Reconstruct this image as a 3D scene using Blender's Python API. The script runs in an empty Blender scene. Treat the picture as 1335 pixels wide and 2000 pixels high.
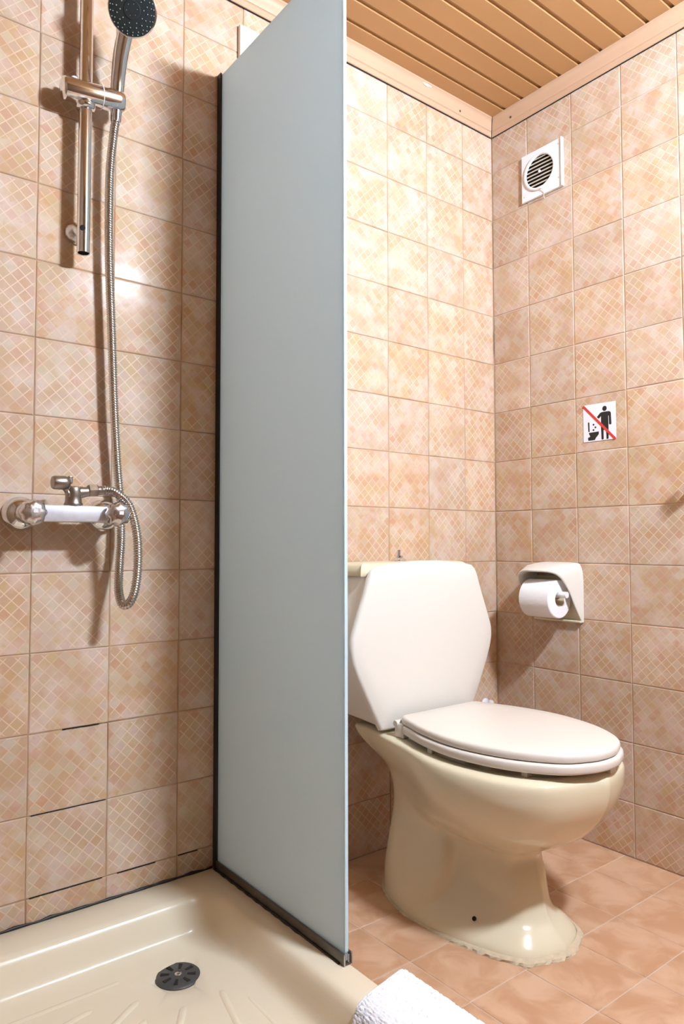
import bpy, bmesh, math, random
from mathutils import Vector, Matrix, Euler

random.seed(11)
scene = bpy.context.scene
COL = scene.collection

# ------------------------------------------------------------------ camera
CAM_FWD = Vector((0.61364511, 0.78834623, 0.04415767))
CAM_RIGHT = Vector((0.78916317, -0.614181, -0.00178554))
CAM_UP = Vector((-0.02571318, -0.03594329, 0.99902298))
cam_data = bpy.data.cameras.new('camera')
cam_data.sensor_fit = 'HORIZONTAL'
cam_data.sensor_width = 36.0
cam_data.lens = 1386.82 / 1335.0 * 36.0
cam_data.clip_start = 0.02
cam = bpy.data.objects.new('camera', cam_data)
COL.objects.link(cam)
M = Matrix.Identity(4)
for i in range(3):
    M[i][0] = CAM_RIGHT[i]; M[i][1] = CAM_UP[i]; M[i][2] = -CAM_FWD[i]
M.translation = Vector((-1.69298921, -1.4151914, 0.79054022))
cam.matrix_world = M
scene.camera = cam

# ------------------------------------------------------------------ world, exposure
world = bpy.data.worlds.new('world')
scene.world = world
world.use_nodes = True
world.node_tree.nodes['Background'].inputs[0].default_value = (0.9, 0.95, 1.0, 1)
world.node_tree.nodes['Background'].inputs[1].default_value = 0.0
scene.view_settings.view_transform = 'Standard'
scene.view_settings.look = 'None'
scene.view_settings.gamma = 1.0
scene.view_settings.use_curve_mapping = False
scene.view_settings.exposure = 0.0

LAMP_POS = Vector((-0.61, -1.50, 1.90))     # tube lamp on the wall facing the toilet
LAMP_R, LAMP_LEN = 0.035, 0.20
LAMP_STRENGTH = 1070.0
LAMP_COLOR = (0.70, 0.84, 1.0)

# room extents (metres): back wall y = 0, right wall x = 0, floor z = 0
X_LEFT, Y_FRONT, Z_CEIL = -2.0, -1.62, 2.097
TILE = 0.15
TRAY_TOP = 0.09

# ------------------------------------------------------------------ materials
def new_mat(name):
    m = bpy.data.materials.new(name)
    m.use_nodes = True
    nt = m.node_tree
    b = nt.nodes['Principled BSDF']
    return m, nt, b

def simple(name, col, rough=0.5, metal=0.0, spec=0.5, coat=0.0, noise=0.0, nscale=20.0, bump=0.0, bscale=200.0):
    m, nt, b = new_mat(name)
    b.inputs['Base Color'].default_value = (*col, 1)
    b.inputs['Roughness'].default_value = rough
    b.inputs['Metallic'].default_value = metal
    b.inputs['Specular IOR Level'].default_value = spec
    b.inputs['Coat Weight'].default_value = coat
    b.inputs['Coat Roughness'].default_value = 0.08
    L = nt.links
    if noise > 0:
        tc = nt.nodes.new('ShaderNodeTexCoord')
        n = nt.nodes.new('ShaderNodeTexNoise'); n.inputs['Scale'].default_value = nscale; n.inputs['Detail'].default_value = 5
        L.new(tc.outputs['Object'], n.inputs['Vector'])
        mx = nt.nodes.new('ShaderNodeMix'); mx.data_type = 'RGBA'
        mx.inputs[6].default_value = (*[c * (1 - noise) for c in col], 1)
        mx.inputs[7].default_value = (*[min(1, c * (1 + noise * .6)) for c in col], 1)
        L.new(n.outputs['Fac'], mx.inputs[0]); L.new(mx.outputs[2], b.inputs['Base Color'])
    if bump > 0:
        tc = nt.nodes.new('ShaderNodeTexCoord')
        n = nt.nodes.new('ShaderNodeTexNoise'); n.inputs['Scale'].default_value = bscale; n.inputs['Detail'].default_value = 4
        L.new(tc.outputs['Object'], n.inputs['Vector'])
        bp = nt.nodes.new('ShaderNodeBump'); bp.inputs['Strength'].default_value = bump; bp.inputs['Distance'].default_value = 0.002
        L.new(n.outputs['Fac'], bp.inputs['Height']); L.new(bp.outputs['Normal'], b.inputs['Normal'])
    return m

def math_node(nt, op, a=None, b=None, c=None):
    n = nt.nodes.new('ShaderNodeMath'); n.operation = op
    for i, v in enumerate((a, b, c)):
        if v is None: continue
        if isinstance(v, (int, float)): n.inputs[i].default_value = v
        else: nt.links.new(v, n.inputs[i])
    return n.outputs[0]

def mix_rgb(nt, fac, a, b, mode='MIX'):
    n = nt.nodes.new('ShaderNodeMix'); n.data_type = 'RGBA'; n.blend_type = mode
    for idx, v in ((0, fac), (6, a), (7, b)):
        if isinstance(v, (int, float)): n.inputs[idx].default_value = v
        elif isinstance(v, tuple): n.inputs[idx].default_value = (*v, 1)
        else: nt.links.new(v, n.inputs[idx])
    return n.outputs[2]

def wall_tile_mat(name, half=TILE / 2):
    """glazed tile printed with a diagonal lattice of pale lines and tinted lozenges"""
    m, nt, b = new_mat(name)
    L = nt.links
    tc = nt.nodes.new('ShaderNodeTexCoord')
    oi = nt.nodes.new('ShaderNodeObjectInfo')
    rnd = oi.outputs['Random']
    # lattice coordinates
    mp = nt.nodes.new('ShaderNodeMapping')
    mp.inputs['Rotation'].default_value = (0, 0, math.radians(45))
    s = 1 / 0.0183
    mp.inputs['Scale'].default_value = (s, s, s)
    L.new(tc.outputs['Object'], mp.inputs['Vector'])
    sep = nt.nodes.new('ShaderNodeSeparateXYZ'); L.new(mp.outputs[0], sep.inputs[0])
    off = math_node(nt, 'MULTIPLY', rnd, 0.0)
    def line(v):
        f = math_node(nt, 'FRACT', math_node(nt, 'ADD', v, 50.37))
        d = math_node(nt, 'ABSOLUTE', math_node(nt, 'SUBTRACT', f, 0.5))
        mr = nt.nodes.new('ShaderNodeMapRange'); mr.clamp = True
        mr.inputs['From Min'].default_value = 0.43; mr.inputs['From Max'].default_value = 0.475
        L.new(d, mr.inputs['Value']); return mr.outputs[0]
    lines = math_node(nt, 'MAXIMUM', line(sep.outputs[0]), line(sep.outputs[1]))
    fx = math_node(nt, 'FLOOR', math_node(nt, 'ADD', sep.outputs[0], 50.37))
    fy = math_node(nt, 'FLOOR', math_node(nt, 'ADD', sep.outputs[1], 50.37))
    cmb = nt.nodes.new('ShaderNodeCombineXYZ')
    L.new(fx, cmb.inputs[0]); L.new(fy, cmb.inputs[1])
    L.new(math_node(nt, 'FLOOR', math_node(nt, 'MULTIPLY', rnd, 6.0)), cmb.inputs[2])
    wn = nt.nodes.new('ShaderNodeTexWhiteNoise'); L.new(cmb.outputs[0], wn.inputs['Vector'])
    # cloudy blotches, different for each tile
    cmb2 = nt.nodes.new('ShaderNodeCombineXYZ')
    L.new(math_node(nt, 'MULTIPLY', rnd, 37.0), cmb2.inputs[0]); L.new(math_node(nt, 'MULTIPLY', rnd, 91.0), cmb2.inputs[1]); L.new(math_node(nt, 'MULTIPLY', rnd, 13.0), cmb2.inputs[2])
    va = nt.nodes.new('ShaderNodeVectorMath'); va.operation = 'ADD'
    L.new(tc.outputs['Object'], va.inputs[0]); L.new(cmb2.outputs[0], va.inputs[1])
    def noise(scale, detail=3.0, rough=0.5):
        n = nt.nodes.new('ShaderNodeTexNoise'); n.inputs['Scale'].default_value = scale; n.inputs['Detail'].default_value = detail
        n.inputs['Roughness'].default_value = rough
        L.new(va.outputs[0], n.inputs['Vector']); return n.outputs['Fac']
    def ramp(v, a, c):
        mr = nt.nodes.new('ShaderNodeMapRange'); mr.clamp = True; mr.interpolation_type = 'SMOOTHSTEP'
        mr.inputs['From Min'].default_value = a; mr.inputs['From Max'].default_value = c
        L.new(v, mr.inputs['Value']); return mr.outputs[0]
    blot = ramp(noise(17.0), 0.40, 0.66)
    fine = noise(55.0, 4.0, 0.6)
    base = mix_rgb(nt, blot, (0.52, 0.36, 0.245), (0.60, 0.465, 0.38))
    base = mix_rgb(nt, ramp(fine, 0.50, 0.75), base, (0.54, 0.375, 0.225))
    # lozenge tint
    dark = ramp(wn.outputs['Value'], 0.52, 1.0)
    strength = math_node(nt, 'MULTIPLY', dark, math_node(nt, 'ADD', 0.08, math_node(nt, 'MULTIPLY', ramp(noise(11.0), 0.35, 0.6), 0.30)))
    base = mix_rgb(nt, strength, base, (0.46, 0.275, 0.15))
    light = ramp(math_node(nt, 'SUBTRACT', 1.0, wn.outputs['Value']), 0.72, 1.0)
    base = mix_rgb(nt, math_node(nt, 'MULTIPLY', light, 0.28), base, (0.63, 0.53, 0.47))
    # each lozenge leans a little towards grey, olive or orange
    tint = mix_rgb(nt, 0.22, (0.5, 0.5, 0.5), wn.outputs['Color'])
    base = mix_rgb(nt, 0.20, base, tint, 'OVERLAY')
    # pale lines, fading in places, none in the narrow border of the tile
    vis = math_node(nt, 'ADD', 0.16, math_node(nt, 'MULTIPLY', ramp(noise(9.0, 2.0), 0.36, 0.62), 0.55))
    sp = nt.nodes.new('ShaderNodeSeparateXYZ'); L.new(tc.outputs['Object'], sp.inputs[0])
    edge = math_node(nt, 'MAXIMUM', math_node(nt, 'ABSOLUTE', sp.outputs[0]), math_node(nt, 'ABSOLUTE', sp.outputs[1]))
    inner = math_node(nt, 'SUBTRACT', 1.0, ramp(edge, half - 0.007, half - 0.003))
    lf = math_node(nt, 'MULTIPLY', math_node(nt, 'MULTIPLY', lines, vis), inner)
    base = mix_rgb(nt, lf, base, (0.76, 0.60, 0.47))
    # tone from tile to tile
    hv = nt.nodes.new('ShaderNodeHueSaturation')
    L.new(base, hv.inputs['Color'])
    L.new(math_node(nt, 'ADD', 0.94, math_node(nt, 'MULTIPLY', rnd, 0.12)), hv.inputs['Value'])
    L.new(math_node(nt, 'ADD', 0.90, math_node(nt, 'MULTIPLY', math_node(nt, 'FRACT', math_node(nt, 'MULTIPLY', rnd, 7.3)), 0.2)), hv.inputs['Saturation'])
    L.new(hv.outputs[0], b.inputs['Base Color'])
    b.inputs['Roughness'].default_value = 0.17
    b.inputs['Specular IOR Level'].default_value = 0.03
    bp = nt.nodes.new('ShaderNodeBump'); bp.inputs['Strength'].default_value = 0.14; bp.inputs['Distance'].default_value = 0.003
    L.new(noise(26.0, 2.0), bp.inputs['Height']); L.new(bp.outputs['Normal'], b.inputs['Normal'])
    return m

def floor_tile_mat(name):
    m, nt, b = new_mat(name)
    L = nt.links
    tc = nt.nodes.new('ShaderNodeTexCoord'); oi = nt.nodes.new('ShaderNodeObjectInfo')
    rnd = oi.outputs['Random']
    cmb2 = nt.nodes.new('ShaderNodeCombineXYZ')
    L.new(math_node(nt, 'MULTIPLY', rnd, 37.0), cmb2.inputs[0]); L.new(math_node(nt, 'MULTIPLY', rnd, 91.0), cmb2.inputs[1])
    va = nt.nodes.new('ShaderNodeVectorMath'); va.operation = 'ADD'
    L.new(tc.outputs['Object'], va.inputs[0]); L.new(cmb2.outputs[0], va.inputs[1])
    n = nt.nodes.new('ShaderNodeTexNoise'); n.inputs['Scale'].default_value = 13; n.inputs['Detail'].default_value = 4; n.inputs['Distortion'].default_value = 0.6
    L.new(va.outputs[0], n.inputs['Vector'])
    mr = nt.nodes.new('ShaderNodeMapRange'); mr.interpolation_type = 'SMOOTHSTEP'
    mr.inputs['From Min'].default_value = 0.36; mr.inputs['From Max'].default_value = 0.66
    L.new(n.outputs['Fac'], mr.inputs['Value'])
    base = mix_rgb(nt, mr.outputs[0], (0.50, 0.285, 0.165), (0.62, 0.40, 0.265))
    L.new(base, b.inputs['Base Color'])
    b.inputs['Roughness'].default_value = 0.38
    b.inputs['Specular IOR Level'].default_value = 0.4
    return m

def grout_mat(name, col, mould_z=None):
    m, nt, b = new_mat(name)
    L = nt.links
    tc = nt.nodes.new('ShaderNodeTexCoord')
    n = nt.nodes.new('ShaderNodeTexNoise'); n.inputs['Scale'].default_value = 6; n.inputs['Detail'].default_value = 6
    L.new(tc.outputs['Object'], n.inputs['Vector'])
    mr = nt.nodes.new('ShaderNodeMapRange'); mr.inputs['From Min'].default_value = 0.52; mr.inputs['From Max'].default_value = 0.64
    L.new(n.outputs['Fac'], mr.inputs['Value'])
    L.new(mix_rgb(nt, math_node(nt, 'MULTIPLY', mr.outputs[0], 0.7), col, tuple(c * .35 for c in col)), b.inputs['Base Color'])
    b.inputs['Roughness'].default_value = 0.9
    return m

def frosted_mat(name):
    m, nt, b = new_mat(name)
    L = nt.links
    out = [n for n in nt.nodes if n.type == 'OUTPUT_MATERIAL'][0]
    b.inputs['Base Color'].default_value = (0.68, 0.77, 0.815, 1)
    b.inputs['Roughness'].default_value = 0.42
    b.inputs['Specular IOR Level'].default_value = 0.35
    tr = nt.nodes.new('ShaderNodeBsdfTranslucent'); tr.inputs['Color'].default_value = (0.78, 0.91, 0.97, 1)
    mx = nt.nodes.new('ShaderNodeMixShader'); mx.inputs[0].default_value = 0.52
    L.new(b.outputs[0], mx.inputs[1]); L.new(tr.outputs[0], mx.inputs[2]); L.new(mx.outputs[0], out.inputs['Surface'])
    return m

def worn_chrome(name):
    m, nt, b = new_mat(name)
    L = nt.links
    tc = nt.nodes.new('ShaderNodeTexCoord')
    n = nt.nodes.new('ShaderNodeTexNoise'); n.inputs['Scale'].default_value = 60; n.inputs['Detail'].default_value = 6
    L.new(tc.outputs['Object'], n.inputs['Vector'])
    mr = nt.nodes.new('ShaderNodeMapRange'); mr.inputs['From Min'].default_value = 0.45; mr.inputs['From Max'].default_value = 0.7
    L.new(n.outputs['Fac'], mr.inputs['Value'])
    L.new(mix_rgb(nt, mr.outputs[0], (0.74, 0.75, 0.79), (0.62, 0.56, 0.52)), b.inputs['Base Color'])
    b.inputs['Metallic'].default_value = 1.0
    L.new(math_node(nt, 'ADD', 0.16, math_node(nt, 'MULTIPLY', mr.outputs[0], 0.3)), b.inputs['Roughness'])
    return m

def emit_mat(name, col, strength):
    m, nt, b = new_mat(name)
    b.inputs['Base Color'].default_value = (0.9, 0.9, 0.9, 1)
    b.inputs['Emission Color'].default_value = (*col, 1)
    b.inputs['Emission Strength'].default_value = strength
    return m

MAT = dict(
    wall_tile=wall_tile_mat('glazed wall tile'),
    floor_tile=floor_tile_mat('floor tile'),
    grout=grout_mat('wall grout', (0.42, 0.27, 0.17)),
    pale_grout=grout_mat('pale wall grout', (0.66, 0.50, 0.40)),
    floor_grout=simple('floor grout', (0.62, 0.50, 0.42), 0.9, noise=.2),
    plain_wall=simple('plain wall', (0.20, 0.125, 0.07), 0.6),
    plank=simple('ceiling lacquer', (0.50, 0.275, 0.115), 0.42, noise=.05, nscale=6),
    ceil_back=simple('ceiling backing', (0.16, 0.09, 0.04), 0.8),
    trim=simple('trim lacquer', (0.56, 0.36, 0.235), 0.4, noise=.06, nscale=9),
    screw=simple('rusty screw', (0.10, 0.045, 0.03), 0.6, metal=.4),
    chip=simple('chipped plaster', (0.62, 0.60, 0.56), 0.9, noise=.3, nscale=120),
    ivory=simple('ivory ceramic', (0.71, 0.625, 0.45), 0.16, spec=.45, coat=.1),
    ivory_plastic=simple('ivory plastic', (0.71, 0.645, 0.575), 0.33, spec=.4),
    tank=simple('pale cistern plastic', (0.74, 0.70, 0.64), 0.38, spec=.4),
    tray=simple('cream acrylic', (0.76, 0.665, 0.51), 0.24, spec=.3, coat=.05),
    caulk=simple('old caulk', (0.60, 0.49, 0.34), 0.85, noise=.3, nscale=60, bump=.8, bscale=120),
    frost=frosted_mat('frosted glass'),
    glass_edge=simple('polished glass edge', (0.55, 0.72, 0.80), 0.12, spec=.8),
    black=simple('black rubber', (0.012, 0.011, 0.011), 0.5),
    channel=simple('stained aluminium', (0.16, 0.145, 0.13), 0.45, metal=.7, noise=.5, nscale=25),
    channel_end=simple('aluminium cut end', (0.62, 0.6, 0.56), 0.35, metal=.8),
    dark=simple('dark cavity', (0.01, 0.009, 0.008), 0.9),
    chrome=simple('chrome', (0.80, 0.80, 0.82), 0.09, metal=1.0),
    worn=worn_chrome('worn chrome'),
    pale_chrome=simple('pale satin chrome', (0.78, 0.78, 0.84), 0.38, metal=.55, noise=.22, nscale=55),  # mixer bar: rougher, less metallic and bluer than the plain chrome
    brass=simple('tarnished brass', (0.38, 0.32, 0.27), 0.36, metal=1.0, noise=.25, nscale=80),
    hose=simple('steel hose', (0.62, 0.58, 0.54), 0.24, metal=1.0),
    headface=simple('shower face', (0.018, 0.026, 0.028), 0.4),
    nozzle=simple('nozzle rubber', (0.32, 0.42, 0.40), 0.6),
    drain=simple('drain grey', (0.07, 0.068, 0.066), 0.45, metal=.2, noise=.3, nscale=90),
    white_plastic=simple('white plastic', (0.80, 0.78, 0.80), 0.35, spec=.4),
    louver=simple('yellowed louver', (0.74, 0.66, 0.56), 0.5),
    paper=simple('tissue paper', (0.88, 0.86, 0.87), 0.95, spec=.1, bump=.35, bscale=90),
    sticker=simple('sticker white', (0.84, 0.82, 0.87), 0.4),
    ink=simple('sticker black', (0.008, 0.008, 0.009), 0.45),
    red=simple('sticker red', (0.60, 0.035, 0.03), 0.45),
    cream_box=simple('cream cover', (0.86, 0.80, 0.66), 0.4),
    terry=simple('white terry', (0.88, 0.87, 0.92), 1.0, spec=.05, bump=1.0, bscale=260),
    wood=simple('brown hook', (0.52, 0.26, 0.10), 0.4),
    lamp=emit_mat('opal lamp glass', LAMP_COLOR, LAMP_STRENGTH),
    enamel=simple('white enamel', (0.8, 0.8, 0.78), 0.4),
)

# ------------------------------------------------------------------ helpers
def link(o, parent=None):
    COL.objects.link(o)
    if parent is not None: o.parent = parent
    return o

def tag(o, label=None, cat=None, group=None, kind=None):
    if label: o['label'] = label
    if cat: o['category'] = cat
    if group: o['group'] = group
    if kind: o['kind'] = kind
    return o

def empty(name, loc=(0, 0, 0)):
    o = bpy.data.objects.new(name, None)
    o.empty_display_size = 0.05
    o.location = loc
    return link(o)

def mesh_data(name, verts, faces, mat=None, smooth=False):
    me = bpy.data.meshes.new(name)
    me.from_pydata([tuple(v) for v in verts], [], faces)
    me.validate()
    bm = bmesh.new(); bm.from_mesh(me)
    bmesh.ops.recalc_face_normals(bm, faces=bm.faces)
    bm.to_mesh(me); bm.free()
    if mat: me.materials.append(MAT[mat])
    if smooth:
        for p in me.polygons: p.use_smooth = True
    return me

def part(name, vf, mat, parent=None, smooth=False, auto=None):
    """one mesh object; the coordinates are world ones, made local to the parent thing"""
    verts, faces = vf
    o = bpy.data.objects.new(name, None) if False else None
    base = Vector((0, 0, 0))
    p = parent
    while p is not None:
        base += p.location; p = p.parent
    me = mesh_data(name, [Vector(v) - base for v in verts], faces, mat, smooth or auto is not None)
    if auto is not None: me.set_sharp_from_angle(angle=math.radians(auto))
    o = bpy.data.objects.new(name, me)
    return link(o, parent)

def merge(*vfs):
    V, F = [], []
    for v, f in vfs:
        n = len(V); V += list(v); F += [tuple(i + n for i in q) for q in f]
    return V, F

def bm_out(bm):
    bm.verts.ensure_lookup_table()
    v = [x.co.copy() for x in bm.verts]
    f = [tuple(x.index for x in q.verts) for q in bm.faces]
    bm.free(); return v, f

def box(x0, x1, y0, y1, z0, z1, bev=0.0, seg=2):
    bm = bmesh.new()
    bmesh.ops.create_cube(bm, size=1)
    for v in bm.verts:
        v.co = Vector(((x0 + x1) / 2 + v.co.x * (x1 - x0), (y0 + y1) / 2 + v.co.y * (y1 - y0), (z0 + z1) / 2 + v.co.z * (z1 - z0)))
    if bev > 0:
        bmesh.ops.bevel(bm, geom=list(bm.edges), offset=bev, segments=seg, affect='EDGES', profile=0.5)
    bm.verts.index_update()
    return bm_out(bm)

def frame_from(axis):
    a = Vector(axis).normalized()
    t = Vector((0, 0, 1)) if abs(a.z) < 0.9 else Vector((1, 0, 0))
    u = t.cross(a).normalized(); w = a.cross(u)
    return u, w, a

def lathe(profile, origin, axis, seg=32, cap0=True, cap1=True):
    """profile: (radius, distance along axis)"""
    u, w, a = frame_from(axis); o = Vector(origin)
    V, F = [], []
    n = len(profile)
    for r, h in profile:
        for k in range(seg):
            t = 2 * math.pi * k / seg
            V.append(o + a * h + (u * math.cos(t) + w * math.sin(t)) * r)
    for i in range(n - 1):
        for k in range(seg):
            k2 = (k + 1) % seg
            F.append((i * seg + k, i * seg + k2, (i + 1) * seg + k2, (i + 1) * seg + k))
    if cap0: F.append(tuple(range(seg))[::-1])
    if cap1: F.append(tuple((n - 1) * seg + k for k in range(seg)))
    return V, F

def catmull(pts, per=8, closed=False):
    P = [Vector(p) for p in pts]; n = len(P); out = []
    rng = range(n) if closed else range(n - 1)
    for i in rng:
        if closed: a, b, c, d = P[(i - 1) % n], P[i], P[(i + 1) % n], P[(i + 2) % n]
        else: a, b, c, d = P[max(i - 1, 0)], P[i], P[i + 1], P[min(i + 2, n - 1)]
        for k in range(per):
            t = k / per
            out.append(0.5 * ((2 * b) + (c - a) * t + (2 * a - 5 * b + 4 * c - d) * t * t + (3 * b - a - 3 * c + d) * t ** 3))
    if not closed: out.append(P[-1].copy())
    return out

def resample(path, step):
    out = [path[0].copy()]; acc = 0.0
    for i in range(1, len(path)):
        a, b = path[i - 1], path[i]; L = (b - a).length
        if L == 0: continue
        d = step - acc
        while d <= L:
            out.append(a.lerp(b, d / L)); d += step
        acc = (acc + L) % step
    return out

def tube(path, radius, seg=12, cap=True):
    """radius: number or function(i, n)"""
    V, F = [], []; n = len(path)
    tan = [(path[min(i + 1, n - 1)] - path[max(i - 1, 0)]).normalized() for i in range(n)]
    u, w, _ = frame_from(tan[0])
    for i in range(n):
        if i:
            q = tan[i - 1].rotation_difference(tan[i]); u = q @ u; w = q @ w
        r = radius(i, n) if callable(radius) else radius
        for k in range(seg):
            t = 2 * math.pi * k / seg
            V.append(path[i] + (u * math.cos(t) + w * math.sin(t)) * r)
    for i in range(n - 1):
        for k in range(seg):
            k2 = (k + 1) % seg
            F.append((i * seg + k, i * seg + k2, (i + 1) * seg + k2, (i + 1) * seg + k))
    if cap:
        F.append(tuple(range(seg))[::-1]); F.append(tuple((n - 1) * seg + k for k in range(seg)))
    return V, F

def loft(rings, cap0=True, cap1=True, closed=True):
    V, F = [], []; n = len(rings[0])
    for r in rings: V += list(r)
    m = n if closed else n - 1
    for i in range(len(rings) - 1):
        for k in range(m):
            k2 = (k + 1) % n
            F.append((i * n + k, i * n + k2, (i + 1) * n + k2, (i + 1) * n + k))
    if cap0: F.append(tuple(range(n))[::-1])
    if cap1: F.append(tuple((len(rings) - 1) * n + k for k in range(n)))
    return V, F

def prism(poly, to3, t0, t1):
    """flat polygon [(a, b)] thickened between t0 and t1; to3(a, b, t) -> world"""
    n = len(poly)
    V = [to3(a, b, t0) for a, b in poly] + [to3(a, b, t1) for a, b in poly]
    F = [tuple(range(n))[::-1], tuple(range(n, 2 * n))] + [(k, (k + 1) % n, n + (k + 1) % n, n + k) for k in range(n)]
    return V, F

def inset(poly, d):
    """offset a closed 2-D outline inwards (outline counter-clockwise)"""
    n = len(poly); out = []
    for i in range(n):
        a, b, c = Vector(poly[i - 1]), Vector(poly[i]), Vector(poly[(i + 1) % n])
        t = (c - a)
        if t.length < 1e-9: out.append(b); continue
        t.normalize(); out.append(b + Vector((-t.y, t.x)) * d)
    return out

# ------------------------------------------------------------------ setting: walls, floor, ceiling
def tile_mesh(w, h, cache={}):
    key = (round(w, 4), round(h, 4))
    if key in cache: return cache[key]
    a, b = w / 2, h / 2
    c1, c2 = 0.0022, 0.0009
    def ring(ix, z): return [(-a + ix, -b + ix, z), (a - ix, -b + ix, z), (a - ix, b - ix, z), (-a + ix, b - ix, z)]
    rings = [ring(0, -0.006), ring(0, -0.0014), ring(c2, -0.0004), ring(c1, 0.0)]
    V, F = loft(rings)
    me = mesh_data('wall_tile', V, F, 'wall_tile')
    cache[key] = me
    return me

def struct(name, vf, mat, **k):
    o = part(name, vf, mat, **k); o['kind'] = 'structure'; return o

T = 0.02
wall_back = struct('wall_back', box(X_LEFT - .1, 0.1, 0.0016, .1, -.05, 2.2), 'grout')
wall_right = struct('wall_right', box(0.0016, .1, Y_FRONT - .1, 0.0016, -.05, 2.2), 'pale_grout')
wall_left = struct('wall_left', box(X_LEFT - .1, X_LEFT, Y_FRONT, 0.0016, -.05, 2.2), 'plain_wall')
wall_front = struct('wall_front', box(X_LEFT - .1, 0.1, Y_FRONT - .1, Y_FRONT, -.05, 2.2), 'plain_wall')
for o, l in ((wall_back, 'tiled wall behind the shower and the toilet'), (wall_right, 'tiled wall with the vent and the paper holder'),
             (wall_left, 'plain brown wall beside the shower tray'), (wall_front, 'plain brown wall facing the toilet')):
    o['label'] = l

JOINT = 0.0013
rows = [(0.0, 0.135)] + [(0.135 + TILE * j, 0.135 + TILE * (j + 1)) for j in range(13)]
rows[-1] = (rows[-1][0], 2.085)
def jitter(o, flat=0.0006):
    o.location.y += random.uniform(-flat, flat) if o.get('_b') else 0
def lay(wall, cols, rot, place):
    for (c0, c1) in cols:
        for (r0, r1) in rows:
            me = tile_mesh(c1 - c0 - JOINT, r1 - r0 - JOINT)
            o = bpy.data.objects.new('tile', me)
            o.rotation_euler = Euler((rot[0] + random.gauss(0, .0016), rot[1], rot[2] + random.gauss(0, .0016)))
            o.location = place((c0 + c1) / 2 + random.gauss(0, .0003), (r0 + r1) / 2 + random.gauss(0, .0003), random.uniform(-.0003, .0003))
            link(o, wall)
bx = [-0.1322 - TILE * k for k in range(13)]
cols_back = [(-0.1322, -0.0008)] + [(bx[k + 1], bx[k]) for k in range(12)]
lay(wall_back, cols_back, (math.pi / 2, 0, 0), lambda a, z, d: (a, d, z))
ry = [0.1326 + TILE * k for k in range(9)]
cols_right = [(0.0008, 0.1326)] + [(ry[k], ry[k + 1]) for k in range(8)]
lay(wall_right, cols_right, (math.pi / 2, 0, -math.pi / 2), lambda a, z, d: (d, -a, z))

# mould in the lowest joints of the shower wall
def mould_line(name, runs, z):
    vs = []
    for x0, x1 in runs:
        x = x0
        while x < x1:
            w = random.uniform(.004, .011)
            vs.append(box(x, min(x + w * .95, x1), -.0002, .0017, z - random.uniform(.0006, .0011), z + random.uniform(.0006, .0012)))
            x += w
    o = part(name, merge(*vs), 'black', wall_back); o['label'] = 'black mould in the tile joint'
mould_line('mould', [(-1.325, -1.19), (-1.16, -1.08), (-1.03, -.985)], .135)
mould_line('mould', [(-1.325, -1.185)], .285)
mould_line('mould', [(-1.27, -1.20)], .435)

# floor
floor = struct('floor', box(X_LEFT - .1, .1, Y_FRONT - .1, .1, -.1, -0.0012), 'floor_grout')
floor['label'] = 'brown tiled floor around the toilet'
fx = [0.0, -0.139] + [-0.139 - 0.1515 * k for k in range(1, 12)]
fy = [0.0, -0.105, -0.255] + [-0.405 - 0.15 * k for k in range(0, 8)]
fcache = {}
for i in range(len(fx) - 1):
    for j in range(len(fy) - 1):
        x1, x0, y1, y0 = fx[i], fx[i + 1], fy[j], fy[j + 1]
        if x1 < -0.96 and y0 > -0.82 : continue
        if x0 < X_LEFT: continue
        w, h = x1 - x0 - .002, y1 - y0 - .002
        key = (round(w, 4), round(h, 4))
        if key not in fcache:
            a, b = w / 2, h / 2
            def ring(ix, z): return [(-a + ix, -b + ix, z), (a - ix, -b + ix, z), (a - ix, b - ix, z), (-a + ix, b - ix, z)]
            fcache[key] = mesh_data('floor_tile', *loft([ring(0, -.006), ring(0, -.0008), ring(.001, 0)]), 'floor_tile')
        o = bpy.data.objects.new('tile', fcache[key])
        o.location = ((x0 + x1) / 2, (y0 + y1) / 2, random.uniform(-.0003, .0003))
        o.rotation_euler = (random.gauss(0, .001), random.gauss(0, .001), 0)
        link(o, floor)

# ceiling: backing and lacquered planks running along the back wall
ceiling = struct('ceiling', box(X_LEFT - .1, .1, Y_FRONT - .1, .1, Z_CEIL + .014, 2.25), 'ceil_back')
ceiling['label'] = 'tan lacquered plank ceiling'
PW = 0.0645
prof = [(0.0, 0.0), (-0.0515, 0.0), (-0.053, 0.0012), (-0.0545, 0.0055), (-0.0632, 0.0068), (-0.0638, 0.0068), (-0.0638, 0.013), (-0.001, 0.013), (-0.001, .0045), (0, .0035)]
pl_len = -X_LEFT
V = [(-pl_len / 2, y, z) for y, z in prof] + [(pl_len / 2, y, z) for y, z in prof]
n = len(prof)
F = [(k, (k + 1) % n, n + (k + 1) % n, n + k) for k in range(n)] + [tuple(range(n))[::-1], tuple(range(n, 2 * n))]
plank_me = mesh_data('ceiling_plank', V, F, 'plank')
yy = 0.0516
while yy > Y_FRONT + .02:
    o = bpy.data.objects.new('plank', plank_me)
    o.location = (-pl_len / 2 - .004 , yy, Z_CEIL + random.uniform(-.0004, .0004))
    link(o, ceiling)
    yy -= PW

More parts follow.
